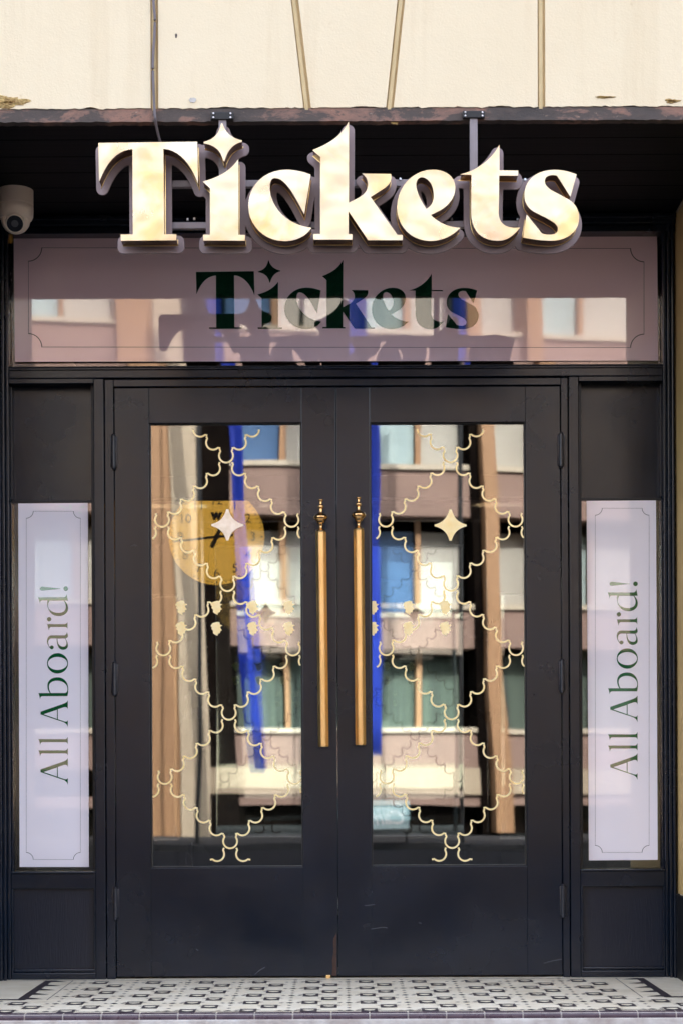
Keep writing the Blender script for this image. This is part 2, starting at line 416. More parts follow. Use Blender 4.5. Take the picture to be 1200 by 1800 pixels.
# ================================================================ STEP AND FLOOR
zf = 0.0
step = thing('entrance_step', 'raised entrance step paved in ivory and black geometric tiles with a plum tiled edge', 'step', (0, -.5, -.1))
MB().box(XL, XR, yF+.012, .40, zf-.05, zf).build('tile_bed', M['tile'], step)
MB().box(-6, 6, yF+.012, yF-.0, zf-.05, zf-.0005).build('tile_bed', M['grout'], step)
dk = MB(); md = MB(); wh = MB()
FZ = zf+.0006
def quad(mb, pts, z):
    bb = bmesh.new(); mb.add_face = None
    vs = [bb.verts.new((x, y, z)) for x, y in pts]; bb.faces.new(vs)
    bmesh.ops.recalc_face_normals(bb, faces=bb.faces)
    for f in bb.faces:
        if f.normal.z < 0: f.normal_flip()
    mb.add(bb)
PX = .185
y_front, y_back = yF+.045, .0
bxl, bxr = -1.02, 1.035       # black border lines
row = .195
ncol = 14
for ci in range(-8, 9):
    xc = ci*PX+.02
    if xc < XL or xc > XR: continue
    # column of small diamonds
    k = 0
    y = y_front+.012
    while y < y_back-.02:
        inside = (bxl+.09 < xc < bxr-.09) or y < -.62
        if inside:
            s = .008 if k % 3 else .013
            quad(dk if k % 3 == 0 else md, [(xc-s, y), (xc, y-s*1.3), (xc+s, y), (xc, y+s*1.3)], FZ)
            if k % 3 == 0:
                for sg in (-1, 1): quad(md, [(xc+sg*.018, y), (xc+sg*.027, y-.009), (xc+sg*.036, y), (xc+sg*.027, y+.009)], FZ)
        y += row/3; k += 1
    for sub, off in ((.062, 0), (.123, row/2)):
        x = xc+sub; y = y_front+.02+off; j = 0
        while y < y_back-.04:
            inside = (bxl+.07 < x < bxr-.07) or y < -.64
            if inside and XL < x-.04 and x+.04 < XR:
                a, b2 = .0255, .040
                quad(dk, [(x-a, y-b2), (x+a, y-b2), (x+a, y+b2), (x-a, y+b2)], FZ)
                quad(wh, [(x-a+.008, y-.003), (x, y-b2+.020), (x+a-.008, y-.003), (x+a-.010, y+.012), (x-a+.010, y+.012)], FZ+.0006)
                for sg in (-1, 1):
                    quad(md, [(x+sg*(a+.001), y+.010), (x+sg*(a+.015), y+.016), (x+sg*(a+.001), y+.022)][::sg], FZ)
            y += row; j += 1
# border lines with a row of teeth, plain margin beyond them
for xb, sg in ((bxl, -1), (bxr, 1)):
    quad(dk, [(xb, -.60), (xb+sg*.028, -.60), (xb+sg*.028, -.03), (xb, -.03)], FZ)
    quad(dk, [(xb+sg*.028, -.60), (XL+.01 if sg < 0 else XR-.01, -.60), (XL+.01 if sg < 0 else XR-.01, -.572), (xb+sg*.028, -.572)], FZ+.0002)
    y = -.58
    while y < -.06:
        quad(dk, [(xb, y), (xb-sg*.055, y+.004), (xb, y+.05)], FZ+.0003)
        y += .125
    quad(md, [(xb-sg*.072, -.60), (xb-sg*.069, -.60), (xb-sg*.069, -.03), (xb-sg*.072, -.03)], FZ)
# line rows at back and front
quad(md, [(XL+.06, -.035), (XR-.06, -.035), (XR-.06, -.029), (XL+.06, -.029)], FZ+.0004)
y = y_front-.002
quad(dk, [(XL, y), (XR, y), (XR, y+.006), (XL, y+.006)], FZ+.0004)
dk.build('black_inlay', M['tile_dark'], step); md.build('brown_inlay', M['tile_mid'], step); wh.build('ivory_inlay', M['tile'], step)
# nosing tiles
bb = bmesh.new()
tw = .1155
x = -1.42; k = 0
while x < 1.42:
    mb = MB(); b2 = bmesh.new(); prof = []
    for a in range(0, 91, 15): prof.append((yF+.012-.010-.011*math.sin(R(a)), zf-.011+.0118*math.cos(R(a))))
    prof = [(yF+.026, zf+.0008)]+prof+[(yF-.009, zf-.017), (yF+.026, zf-.017)]
    A = [b2.verts.new((x+.0022, py, pz)) for py, pz in prof]; B = [b2.verts.new((x+tw-.0022, py, pz)) for py, pz in prof]
    b2.faces.new(A); b2.faces.new(B[::-1])
    for i in range(len(prof)): b2.faces.new((A[i], B[i], B[(i+1) % len(prof)], A[(i+1) % len(prof)]))
    bmesh.ops.recalc_face_normals(b2, faces=b2.faces)
    for v_ in b2.verts: v_.co.z += 0
    mb.add(b2); o = mb.build('nosing_tile', M['nosing'], step)
    x += tw; k += 1
MB().box(-1.5, 1.5, yF-.006, yF+.02, zf-.0165, zf-.001).build('nosing_joint', M['grout'], step)
MB().box(-6, 6, yF-.012, yF+.5, -.35, zf-.0172, .004).build('stone_riser', M['stone'], step)

# street: structure
def plane(name, x0, x1, y0, y1, z, mt):
    mb = MB(); quad(mb, [(x0, y0), (x1, y0), (x1, y1), (x0, y1)], z); o = mb.build(name, mt); tag(o, kind='structure'); return o
plane('ground', -300, 300, -300, 300, -.48, M['paving'])
tag(MB().box(-60, 60, -4.2, yF-.013, -.47, -.34, .01).build('pavement', M['paving']), kind='structure')
tag(MB().box(-60, 60, -24.0, -4.205, -.47, -.46).build('road', M['asphalt']), kind='structure')
tag(MB().box(-60, 60, -29.2, -24.005, -.47, -.34, .01).build('far_pavement', M['paving']), kind='structure')

# ================================================================ TIMBER SHOPFRONT FRAME
fr = thing('shopfront_frame', 'dark navy timber shopfront frame with mouldings, side panels and a window over the doors', 'shopfront', (0, .05, 0))
def bx(mb, x0, y0, x1, y1, ya, yb, bev=.003, d=D_DOOR):
    """box by photo pixels (x0,y0)-(x1,y1) read at mid height, depth ya..yb"""
    xm, ym = (x0+x1)/2, (y0+y1)/2
    L = P(x0, ym, d).x; Rr = P(x1, ym, d).x; T = P(xm, y0, d).z; B = P(xm, y1, d).z
    mb.box(L, Rr, ya, yb, B, T, bev); return mb
# head of the frame
zh = P(600, 385).z
mb = MB(); mb.box(XL, XR, -.03, .10, P(600, 399).z, ZS+.011, .003); mb.box(XL, XR, -.015, .10, P(600, 411).z, P(600, 399.6).z, .002)
mb.box(XL, XR, -.045, .03, P(600, 391).z, P(600, 387).z, .002)
mb.build('head_rail', M['navy_h'], fr)
# outer posts with stepped mouldings
XPL, XPR = P(17, 1000).x, P(1166, 1000).x
for (a, b2, sg) in ((XL, XPL, 1), (XPR, XR-.012, -1)):
    w = b2-a
    mb = MB()
    if sg > 0:
        mb.box(a, b2-.024, -.035, .10, 0, zh, .004).box(b2-.0235, b2-.012, -.022, .10, 0, zh, .003).box(b2-.0115, b2, -.004, .10, 0, zh, .003)
    else:
        mb.box(a+.024, b2, -.035, .10, 0, zh, .004).box(a+.012, a+.0235, -.022, .10, 0, zh, .003).box(a, a+.0115, -.004, .10, 0, zh, .003)
    mb.build('outer_post', M['navy'], fr)
# transom rail
mb = MB(); z0, z1 = P(600, 663).z, P(600, 643).z
mb.box(XPL+.0005, XPR-.0005, .0, .10, z0, z1, .003); mb.box(XPL+.001, XPR-.001, -.006, .02, P(600, 649).z, P(600, 645).z, .002)
mb.build('middle_rail', M['navy_h'], fr)
# mullions
MX = [(P(166.5, 1200).x, P(184.5, 1200).x), (P(1001, 1200).x, P(1018.5, 1200).x)]
for a, b2 in MX:
    MB().box(a, b2, .0, .10, 0, z0-.0005, .003).build('mullion', M['navy'], fr)
# door lining (thin frame round the pair)
DL, DR = MX[0][1], MX[1][0]; LL, LR = P(202.5, 1200).x, P(986.5, 1200).x; DT = P(592, 679).z
MB().box(DL+.003, LL-.0025, .006, .10, 0, z0-.0035, .002).build('door_lining', M['navy'], fr)
MB().box(LR+.0025, DR-.003, .006, .10, 0, z0-.0035, .002).build('door_lining', M['navy'], fr)
MB().box(LL-.0020, LR+.0020, .006, .10, DT+.003, z0-.0035, .002).build('door_lining', M['navy_h'], fr)
# side bays
def bay(side):
    if side < 0: a, b2 = XPL, MX[0][0]
    else: a, b2 = MX[1][1], XPR
    zz = lambda y: P(600, y).z
    a += .0005; b2 -= .0005
    # upper panel
    mb = MB(); mb.box(a, b2, .0, .06, zz(672), z0-.0006, .002).build('rail', M['navy_h'], fr)
    MB().box(a, b2, .062, .08, zz(873.5), zz(665), 0).build('upper_panel', M['navy'], fr)
    MB().box(a, b2, .045, .08, zz(878), zz(873.7), .001).build('rail', M['black'], fr)
    # gap shade beside the mullion painted as a black strip; bead opposite
    (a2, a3) = (b2-.012, b2) if side < 0 else (a, a+.012)
    MB().box(a2, a3, .030, .0615, zz(1528), zz(673), .001).build('bead_or_shadow_gap', M['black'], fr)
    (a4, a5) = (a, a+.005) if side < 0 else (b2-.005, b2)
    MB().box(a4, a5, .030, .0615, zz(873), zz(673), .001).build('bead_or_shadow_gap', M['navy'], fr)
    # sidelight glass
    g = MB(); g.box(a+.004, b2-.004, .047, .051, zz(1529), zz(878.5)); g.build('side_glass', M['side_glass'], fr)
    MB().box(a4, a5, .020, .0615, zz(1531), zz(878.6), .001).build('bead_or_shadow_gap', M['navy'], fr)
    MB().box(a, b2, .001, .06, zz(1560), zz(1533), .003).box(a, b2, -.006, .05, zz(1533), zz(1530), .002).build('rail', M['navy_h'], fr)
    # lower panel, framed
    i = .008
    MB().box(a, a+.008, .0015, .06, zz(1710), zz(1560.5), .002).build('bead_or_shadow_gap', M['navy'], fr); MB().box(b2-.006, b2, .0015, .06, zz(1710), zz(1560.5), .002).build('bead_or_shadow_gap', M['navy'], fr)
    MB().box(a+.0085, b2-.0065, .021, .05, zz(1706), zz(1560.5), 0).build('lower_panel', M['grain'], fr)
    MB().box(a, b2, .0, .06, 0.0, zz(1708), .003).box(a+.008, b2-.006, .006, .03, zz(1707.5), zz(1702), .003).build('rail', M['navy_h'], fr)
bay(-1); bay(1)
# window over the doors
g = MB(); g.box(XPL+.002, XPR-.002, .053, .057, z1+.0005, P(600, 411.5).z); tg = g.build('transom_glass', M['side_glass'], fr)
MB().box(XPL+.0005, XPR-.0005, .012, .05, z1-.0, z1+.005, .001).build('bead_or_shadow_gap', M['black'], fr)
# room behind the transom and sidelights is dark
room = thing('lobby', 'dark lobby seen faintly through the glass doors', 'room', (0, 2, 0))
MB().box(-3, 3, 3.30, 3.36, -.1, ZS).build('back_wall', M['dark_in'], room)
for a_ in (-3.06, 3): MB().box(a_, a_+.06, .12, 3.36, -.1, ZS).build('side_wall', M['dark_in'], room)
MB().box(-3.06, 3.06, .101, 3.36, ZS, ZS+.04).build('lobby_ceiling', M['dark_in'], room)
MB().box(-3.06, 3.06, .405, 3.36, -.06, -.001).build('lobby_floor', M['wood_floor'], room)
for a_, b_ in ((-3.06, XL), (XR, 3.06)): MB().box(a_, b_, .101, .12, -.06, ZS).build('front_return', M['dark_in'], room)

# ================================================================ DOORS
def arcpts(c, a0, a1, r, n=14):
    return [(c[0]+r*math.cos(R(a0+(a1-a0)*k/n)), c[1]+r*math.sin(R(a0+(a1-a0)*k/n))) for k in range(n+1)]
def scallops(x0, y0, drift, xmin, xmax):
    """chains of scallops: node circles on a square lattice, 5 steps between nodes (photo px, y down)"""
    st = 22.75; r = 12.3; tip = st*.7071; segs = []
    def A(c, a0=223, a1=38, spike0=True, spike1=True):
        pts = []
        if spike0: pts.append((c[0]+tip*math.cos(R(a0)), c[1]+tip*math.sin(R(a0))))
        pts += arcpts(c, a0-(9 if spike0 else 0), a1+(9 if spike1 else 0), r)
        if spike1: pts.append((c[0]+tip*math.cos(R(a1)), c[1]+tip*math.sin(R(a1))))
        segs.append(pts)
    def B(c, **k):   # mirror of A
        m0 = len(segs); A((0, 0), **k); s = segs.pop(); segs.append([(c[0]-x, c[1]+y) for x, y in s])
    def U(c):
        segs.append([(c[0]+tip*math.cos(R(225)), c[1]+tip*math.sin(R(225)))]+arcpts(c, 217, -37, r, 20)+[(c[0]+tip*math.cos(R(-45)), c[1]+tip*math.sin(R(-45)))])
    N = [(x0+drift*k, y0+k*226) for k in range(4)]
    U(N[0])
    A((N[0][0]-st, N[0][1]-st)); B((N[0][0]+st, N[0][1]-st))
    A((N[0][0]-2*st, N[0][1]-2*st), a0=182, spike0=False); B((N[0][0]+2*st, N[0][1]-2*st), a0=182, spike0=False)
    sy = 22.6
    for k in range(3):
        n0, n1 = N[k], N[k+1]; U(n1)
        for s, F, Gf in ((1, A, B), (-1, B, A)):
            side = (n0[0]+s*5*st+drift/2, n0[1]+5*sy)
            for q in range(1, 5): F((n0[0]+s*q*st, n0[1]+q*sy))
            U(side)
            for q in range(1, 5): Gf((side[0]-s*q*st, side[1]+q*sy))
            F((side[0]+s*st, side[1]+sy)); F((side[0]+s*2*st, side[1]+2*sy))
    n3 = N[3]; A((n3[0]+st, n3[1]+sy)); B((n3[0]-st, n3[1]+sy))
    out = []
    for s in segs:
        cur = []
        for p in s:
            if xmin <= p[0] <= xmax: cur.append(p)
            else:
                if len(cur) > 1: out.append(cur)
                cur = []
        if len(cur) > 1: out.append(cur)
    return out
def ribbons(name, lines, dist, w, y_th, mt, parent):
    mb = MB(); bb = bmesh.new(); L = 0
    for ln in lines:
        pts = [P(x, y, dist) for x, y in ln]; n = len(pts); a, b2, c2, d2 = [], [], [], []
        yo = -.0002*(L % 3); L += 1
        for i, p in enumerate(pts):
            q0, q1 = pts[max(i-1, 0)], pts[min(i+1, n-1)]; t_ = (q1-q0); t_.y = 0; t_.normalize(); nn = Vector((-t_.z, 0, t_.x))*w/2
            a.append(bb.verts.new(p+nn+Vector((0, yo, 0)))); b2.append(bb.verts.new(p-nn+Vector((0, yo, 0))))
            c2.append(bb.verts.new(p+nn+Vector((0, y_th, 0)))); d2.append(bb.verts.new(p-nn+Vector((0, y_th, 0))))
        for i in range(n-1):
            bb.faces.new((a[i], a[i+1], b2[i+1], b2[i])); bb.faces.new((c2[i], d2[i], d2[i+1], c2[i+1]))
            bb.faces.new((a[i], c2[i], c2[i+1], a[i+1])); bb.faces.new((b2[i], b2[i+1], d2[i+1], d2[i]))
    bmesh.ops.recalc_face_normals(bb, faces=bb.faces)
    mb.add(bb); return mb.build(name, mt, parent)
STAR = "M-2 -28 L2 -28 C6 -12 14 -5 28 -1.5 L28 1.5 C14 5 6 12 2 27 L-2 27 C-6 12 -14 5 -28 1.5 L-28 -1.5 C-14 -5 -6 -12 -2 -28 Z"
def shape_px(name, contours, dist, dy, depth, mt, parent, bev=0.0):
    cs = [[(P(x, y, dist).x, P(x, y, dist).z) for x, y in c] for c in contours]
    return flat_shape(name, cs, dist-D_DOOR+dy, depth, mt, parent, bev)
HEAD2 = [(-11, -5), (-7, -11), (2, -13.5), (7, -13), (8, -8), (13, -6.5), (9, -4), (8.5, -2), (12, 3.5), (9, 4.5), (8, 9), (4.5, 10), (3, 14.5), (-2, 12), (-6, 9), (-5.5, 4), (-9, 1), (-8, -3)]
FIN = [(150,30),(156,36),(165,38),(175,34),(190,19),(222,19),(232,34),(245,44),(265,48),(283,42),(295,28),(325,26),(345,30),(356,34),(360,46),(370,52),(376,70),(390,96),(412,110),(432,112),(452,102),(468,80),(482,66),(500,62),(512,56),(520,40),(535,30),(560,26),(585,30),(600,40),(606,54),(614,62),(622,70),(632,76),(640,78)]
def handle(door, xt, yt, xb, yb):
    Dh = D_DOOR-.068
    h = thing('pull_handle', None, None); h.parent = door; h.location = (0, 0, 0)
    # handle is one part made of bar, with finial and mounts as its pieces
    COL.objects.unlink(h); bpy.data.objects.remove(h)
    p0 = P(xt, yt+57.5, Dh); p1 = P(xb, yb, Dh); rb = 10.0*Dh/FPX
    mb = MB(); bb = bmesh.new(); n = 8; rings = []
    for p, k in ((p0, .93), (p0+(p1-p0)*.004, 1), (p1-(p1-p0)*.004, 1), (p1, .93)):
        rings.append([bb.verts.new((p.x+rb*k*math.cos(2*math.pi*(i+.5)/n), p.y+rb*k*math.sin(2*math.pi*(i+.5)/n), p.z)) for i in range(n)])
    for a, b2 in zip(rings, rings[1:]):
        for i in range(n): bb.faces.new((a[i], a[(i+1) % n], b2[(i+1) % n], b2[i]))
    bb.faces.new(rings[0]); bb.faces.new(rings[-1][::-1]); bmesh.ops.recalc_face_normals(bb, faces=bb.faces)
    bmesh.ops.bevel(bb, geom=bb.edges[:], offset=.0012, segments=2, affect='EDGES')
    mb.add(bb); bar = mb.build('pull_handle', M['brass'], door)
    s = 1/8.57*Dh/FPX
    prof = [(-(y-150)*s, r*s*.98) for y, r in FIN][::-1]
    z_top = P(xt, yt, Dh).z
    f = MB().lathe(prof, (p0.x, p0.y, z_top), n=40).build('finial', M['brass_pol'], bar, True)
    f.location = -Vector(door.location)-Vector(bar.location)
    for k in (.1, .88):
        q = p0+(p1-p0)*k
        f = MB().cyl((q.x, q.y+.008, q.z), (q.x, .012, q.z), .009).cyl((q.x, .008, q.z), (q.x, .0135, q.z), .016).build('mount', M['brass_pol'], bar, True)
        f.location = -Vector(door.location)-Vector(bar.location)
def door(side):
    seam = P(592, 1200).x
    if side < 0:
        x0, x1 = LL, seam-.0012; g0, g1 = P(263, 1130).x, P(531, 1130).x; gt, gb = P(395, 742).z, P(398, 1525.5).z
        lab = 'left navy door leaf, its glass showing a round clock and a blue banner behind gold scallops'
    else:
        x0, x1 = seam+.0012, LR; g0, g1 = P(651.5, 1130).x, P(925, 1130).x; gt, gb = P(790, 741).z, P(790, 1523).z
        lab = 'right navy door leaf, its glass with a gold star above reflected brown balconies'
    d = thing('door', lab, 'door', ((x0+x1)/2, .03, 0), 'pair of glazed navy entrance doors')
    zb, zt = .008, DT
    yf, yb = .012, .055
    MB().box(x0, g0-.0, yf, yb, zb, zt, .002).build('stile', M['navy'], d)
    MB().box(g1+.0, x1, yf, yb, zb, zt, .002).build('stile', M['navy'], d)
    MB().box(g0+.0002, g1-.0002, yf+.0005, yb, gt, zt-.0003, .0015).build('top_rail', M['navy_h'], d)
    MB().box(g0+.0002, g1-.0002, yf+.0005, yb, zb+.0003, gb, .0015).build('bottom_rail', M['navy_h'], d)
    bd = MB(); w = .005
    bd.box(g0, g0+w, yf+.006, yb-.004, gb, gt, .001).box(g1-w, g1, yf+.006, yb-.004, gb, gt, .001)
    bd.box(g0+w, g1-w, yf+.006, yb-.004, gb, gb+w, .001).box(g0+w, g1-w, yf+.006, yb-.004, gt-w*.6, gt, .001)
    bd.build('glazing_bead', M['black'], d)
    gl = MB(); quadv = bmesh.new()
    gl.box(g0+.001, g1-.001, .0300, .0340, gb+.001, gt-.001); gl.build('glass', M['glass'], d)
    # gold decals on the pane
    Dd = D_DOOR+.0285
    nx0, ny0, dr = (397.7, 800.8, 2.4) if side < 0 else (790.8, 800.3, 1.0)
    gx0, gx1 = (268, 529.5) if side < 0 else (660, 921)
    ribbons('gold_scallops', scallops(nx0, ny0, dr, gx0, gx1), Dd, .0064, .0008, M['gold'], d)
    ribbons('silhouette_backing', scallops(nx0, ny0, dr, gx0, gx1), Dd+.00095, .0064, .0003, M['void'], d)  # near-black layer added to darken the scallops' mirrored silhouettes
    sx, sy = (400, 923) if side < 0 else (791, 923.5)
    shape_px('gold_star', [[(sx+x, sy+y) for x, y in c] for c in path(STAR)], Dd, -.0003, .001, M['silver'] if side < 0 else M['gold'], d)
    shape_px('silhouette_backing', [[(sx+x, sy+y) for x, y in c] for c in path(STAR)], Dd, .0008, .0004, M['void'], d)  # same added dark layer behind the star, for its silhouette
    for hx in ([318, 380, 443.5, 507] if side < 0 else [654, 717, 781]):
        for hy in (1068, 1105):
            shape_px('head_decal', [[(hx+x*.88, hy+y*.88) for x, y in HEAD2]], D_DOOR+.0281, 0, .0009, M['gold'], d)
    # hinges
    xh = x0-.002 if side < 0 else x1+.002
    for (a, b2) in (((766, 822), (1166, 1220), (1562, 1614)) if side < 0 else ((763, 819), (1161, 1215), (1557, 1610))):
        xx = 199 if side < 0 else 986
        za, zb2 = P(xx, a).z, P(xx, b2).z
        hb = MB().cyl((xh, -.001, zb2), (xh, -.001, za), .0078, n=16)
        for k in range(1, 5): pass
        hb.lathe([(0, .0055), (.004, .0074), (.006, .0055)], (xh, -.001, za), n=16).lathe([(0, .0055), (.002, .0074), (.006, .0055)], (xh, -.001, zb2-.006), n=16)
        for k in (1, 2, 3, 4):
            zz = zb2+(za-zb2)*k/5; hb.cyl((xh, -.001, zz-.001), (xh, -.001, zz+.001), .0083, n=16)
        hb.box(xh-.012, xh+.012, .004, .0115, zb2+.002, za-.002, .001)
        hb.build('hinge', M['hinge'], d, True)
    if side < 0: handle(d, 564, 877.5, 568.5, 1313)
    else: handle(d, 630, 873.5, 633.5, 1310)
    sc_l = [[(448, 1713), (456, 1706), (466, 1700)], [(345, 1668), (349, 1671)], [(562, 1130), (563, 1142)], [(230, 960), (236, 958), (241, 959)]] if side < 0 else [[(955, 1693), (970, 1689), (986, 1686)], [(640, 1592), (658, 1590)], [(652, 1633), (672, 1630), (680, 1631)], [(625, 1045), (625, 1060)], [(735, 1622), (740, 1623)]]
    for ln in sc_l: ribbons('scratch', [ln], D_DOOR+.0118, .0016, .0004, M['scuff'], d)
    if side < 0:
        # split, chipped arris at the foot of the meeting stile
        pts = [(585.5, 1652), (591.4, 1640), (591.6, 1718), (583, 1718), (584.5, 1700), (583.5, 1690), (586, 1675)]
        q = [(P(x, y).x, P(x, y).z) for x, y in pts]
        q = [(min(x, x1-.0003), max(z, zb+.0005)) for x, z in q]
        MB().prism(q, yf-.0007, yf+.004).build('split_timber', M['gap'], d)
        p = P(577, 1718.5); MB().box(p.x-.008, p.x+.008, .002, .011, .001, .012, .001).build('floor_bolt', M['brass'], d)
    return d
dl = door(-1); dr_ = door(1)
MB().box(LL, LR, .062, .10, 0.0005, .007).build('threshold', M['gap'], fr)

# ================================================================ INNER GLASS DOORS
Di = D_DOOR+1.70
inn = []
for side in (-1, 1):
    d = thing('inner_glass_door', 'frameless inner glass door of the lobby seen through the %s door leaf' % ('left' if side < 0 else 'right'), 'glass door', (side*.5, 1.7, 0), 'inner glass doors of the lobby')
    x0, x1 = (-1.25, -.012) if side < 0 else (.012, 1.25)
    MB().box(x0, x1, 1.70, 1.71, .01, P(600, 878, Di).z-.004).build('pane', M['inner_glass'], d)
    # small yaw of each leaf
    d.rotation_euler = (R(0.10), 0, R(.06 if side < 0 else -.10))
    inn.append(d)
inh = thing('inner_door_header', 'dark header over the inner glass doors, level with the clock top', 'frame', (0, 1.7, 2))
MB().box(-3, 3, 1.66, 1.75, P(600, 877, Di).z, P(600, 877, Di).z+.10, .004).build('header', M['dark_in'], inh)
# clock
Dc = D_DOOR+2.9
cc = P(381, 944, Dc); cr = 84*Dc/FPX
clk = thing('wall_clock', 'round yellow backlit clock with black numerals and hands glowing behind the left door glass', 'clock', cc)
def emit(name, col, s, c2=None):
    m, t, b = base(name); v = coords(t); c2 = c2 or tuple(x*.9 for x in col)
    r_ = ramp(t, noise(t, v, 2.5, 3), [(.3, col), (.7, c2)]); t.links.new(r_, b.inputs['Base Color']); t.links.new(r_, b.inputs['Emission Color']); b.inputs['Emission Strength'].default_value = s
    b.inputs['Roughness'].default_value = .5; return m
M['clock_face'] = emit('backlit_clock_face', (1, .44, .065), .33)
MB().cyl((cc.x, cc.y, cc.z), (cc.x, cc.y+.05, cc.z), cr, n=72).build('clock_face', M['clock_face'], clk, True)
MB().lathe([(-.004, cr*1.0), (-.004, cr*1.025), (.05, cr*1.025), (.05, cr*1.001)], cc, Vector((0, 1, 0)), 72, False).build('clock_rim', M['dark_in'], clk, True)
tk = MB()
for k in range(60):
    a = R(6*k); r0, r1 = cr*.925, cr*(.965)
    q0 = (cc.x+r0*math.sin(a), cc.y-.002, cc.z+r0*math.cos(a)); q1 = (cc.x+r1*math.sin(a), cc.y-.002, cc.z+r1*math.cos(a))
    tk.cyl(q0, q1, .0022 if k % 5 else .0045, n=6)
tk.build('minute_marks', M['black'], clk)
def text(name, s, size, loc, mt, parent, ry=0, shear=0, ext_=.0008, bold=0, rot=None):
    cu = bpy.data.curves.new('t', 'FONT'); cu.body = s; cu.size = size; cu.align_x = 'CENTER'; cu.align_y = 'CENTER'; cu.extrude = ext_; cu.shear = shear; cu.offset = bold
    o = bpy.data.objects.new('t', cu); COL.objects.link(o); dg = bpy.context.evaluated_depsgraph_get()
    me = bpy.data.meshes.new_from_object(o.evaluated_get(dg)); bpy.data.objects.remove(o); bpy.data.curves.remove(cu)
    for v in me.vertices:
        x, z, t_ = v.co
        if rot is not None:
            v.co = (loc[0]+rot*x, loc[1]+t_*rot, loc[2]+z)      # rot=-1 : reads from the far side (facing +y)
        else: v.co = (loc[0]+x, loc[1]-t_, loc[2]+z)
    return link(name, me, mt, parent)
for k in range(1, 13):
    a = R(30*k); rr = cr*.76
    text('numeral', str(k), cr*.27, (cc.x+rr*math.sin(a), cc.y-.003, cc.z+rr*math.cos(a)), M['black'], clk)
text('maker_mark', 'W', cr*.18, (cc.x-.0, cc.y-.003, cc.z+cr*.43), M['black'], clk, bold=.006)
def hand(a, L, tail, w, nm):
    d = Vector((math.sin(R(a)), 0, math.cos(R(a)))); n = Vector((d.z, 0, -d.x)); c = Vector((cc.x, 0, cc.z))
    pts = [c-d*tail-n*w*.6, c-d*tail+n*w*.6, c+n*w*.6, c+d*L+n*w*.35, c+d*L-n*w*.35, c-n*w*.6]
    MB().prism([(p.x, p.z) for p in pts], cc.y-.012, cc.y-.009).build(nm, M['black'], clk)
hand(264, cr*.90, cr*.35, cr*.05, 'minute_hand'); hand(25, cr*.62, cr*.25, cr*.075, 'hour_hand')
MB().cyl((cc.x, cc.y-.016, cc.z), (cc.x, cc.y, cc.z), cr*.05).build('hub', M['black'], clk)

# ================================================================ WINDOW SIGNS (FILM)
def ticket_glyphs(s=1.0, c=1.0):
    """letter outlines in photo px of the big sign; s scales slab serif thickness, c the t bar"""
    def sc(con, k, ox, oy): return [[(x/k+ox, y/k+oy) for x, y in q] for q in con]
    T = sc(path(f"M82 128 L1120 115 L1130 550 C1060 360 940 200 765 188 L770 {1155-62*s} L900 {1155-62*s} L900 1153 L318 1158 L318 {1158-64*s} L446 {1158-64*s} L440 192 C270 205 170 330 90 530 Z"), 6, 160, 230)
    k2 = 1200/220
    star = sc(path("M268 92 L280 92 C295 165 360 235 465 256 L463 270 C385 285 325 350 300 452 L288 452 C270 360 215 300 103 283 L103 270 C190 248 250 200 268 92 Z"), k2, 340, 200)
    i = sc(path(f"M430 440 C350 555 240 610 95 650 L163 712 L163 {1214-54*s} L98 {1214-54*s} L98 1214 L494 1216 L494 {1216-54*s} L430 {1216-54*s} Z"), k2, 340, 200)
    cc_ = sc(path("M1123 583 L1063 960 C960 760 880 617 785 615 C735 612 722 680 735 760 C765 900 880 1060 1129 1094 C1080 1180 970 1220 870 1220 C680 1218 530 1070 530 880 C530 680 690 537 890 537 C970 537 1050 555 1123 583 Z"), k2, 340, 200)
    k3 = 1200/180
    k = sc(path(f"M482 98 C400 260 260 350 67 425 L155 502 L155 {1474-64*s} L75 {1474-64*s} L75 1474 L522 1474 L522 {1474-62*s} L478 {1474-62*s} L478 1135 L710 1480 L1112 1480 L1112 {1480-58*s} L1050 {1480-60*s} L735 975 L890 877 C960 830 990 780 975 706 L645 702 C700 740 730 820 695 895 C660 970 560 1000 480 1048 Z"), k3, 540, 200)
    e = sc(path("M637 802 C580 870 480 918 375 917 C210 915 88 790 88 620 C88 440 230 292 400 292 C510 292 595 350 595 450 C595 560 510 640 378 688 C450 760 540 800 637 802 Z M343 638 C290 560 250 470 252 420 C255 370 285 350 320 360 C370 375 410 430 410 520 C410 570 390 610 343 638 Z"), 5, 680, 240)
    k5 = 1200/230
    t_ = sc(path(f"M400 80 L400 {358-47*c} L572 {358-45*c} L570 358 L398 357 L392 700 C395 800 460 850 587 835 C530 910 470 955 390 955 C230 955 145 860 145 700 L145 350 L52 346 C200 310 330 210 400 80 Z"), k5, 800, 240)
    s_ = sc(path("M1107 348 L1052 550 L930 358 C890 345 815 350 815 410 C818 450 850 480 900 505 L1040 580 C1100 620 1130 680 1130 745 C1130 880 1010 957 870 955 C780 953 700 942 620 925 L652 718 L790 890 C830 905 940 915 940 850 C940 800 880 775 830 745 L720 690 C660 655 630 600 632 530 C635 400 740 308 900 306 C980 307 1040 320 1107 348 Z"), k5, 800, 240)
    return [T, star, i, cc_, k, e, t_, s_]
def notched(x0, y0, x1, y1, r, w):
    """closed thin line with concave quarter-round corners: outer and inner contour"""
    def c(o):
        X0, Y0, X1, Y1, rr = x0+o, y0+o, x1-o, y1-o, r-0
        pts = []
        for cx, cy, a0 in ((x0, y0, 90), (x1, y0, 180), (x1, y1, 270), (x0, y1, 0)):
            q = r+o
            for k in range(9):
                a = R(a0-90*k/8) if False else R(a0-90*k/8)
                pts.append((cx+q*math.cos(a), cy+q*math.sin(a)))
            # clamp to the rectangle edges
        return [(min(max(x, X0), X1), min(max(y, Y0), Y1)) for x, y in pts]
    return [c(-w/2), c(w/2)]
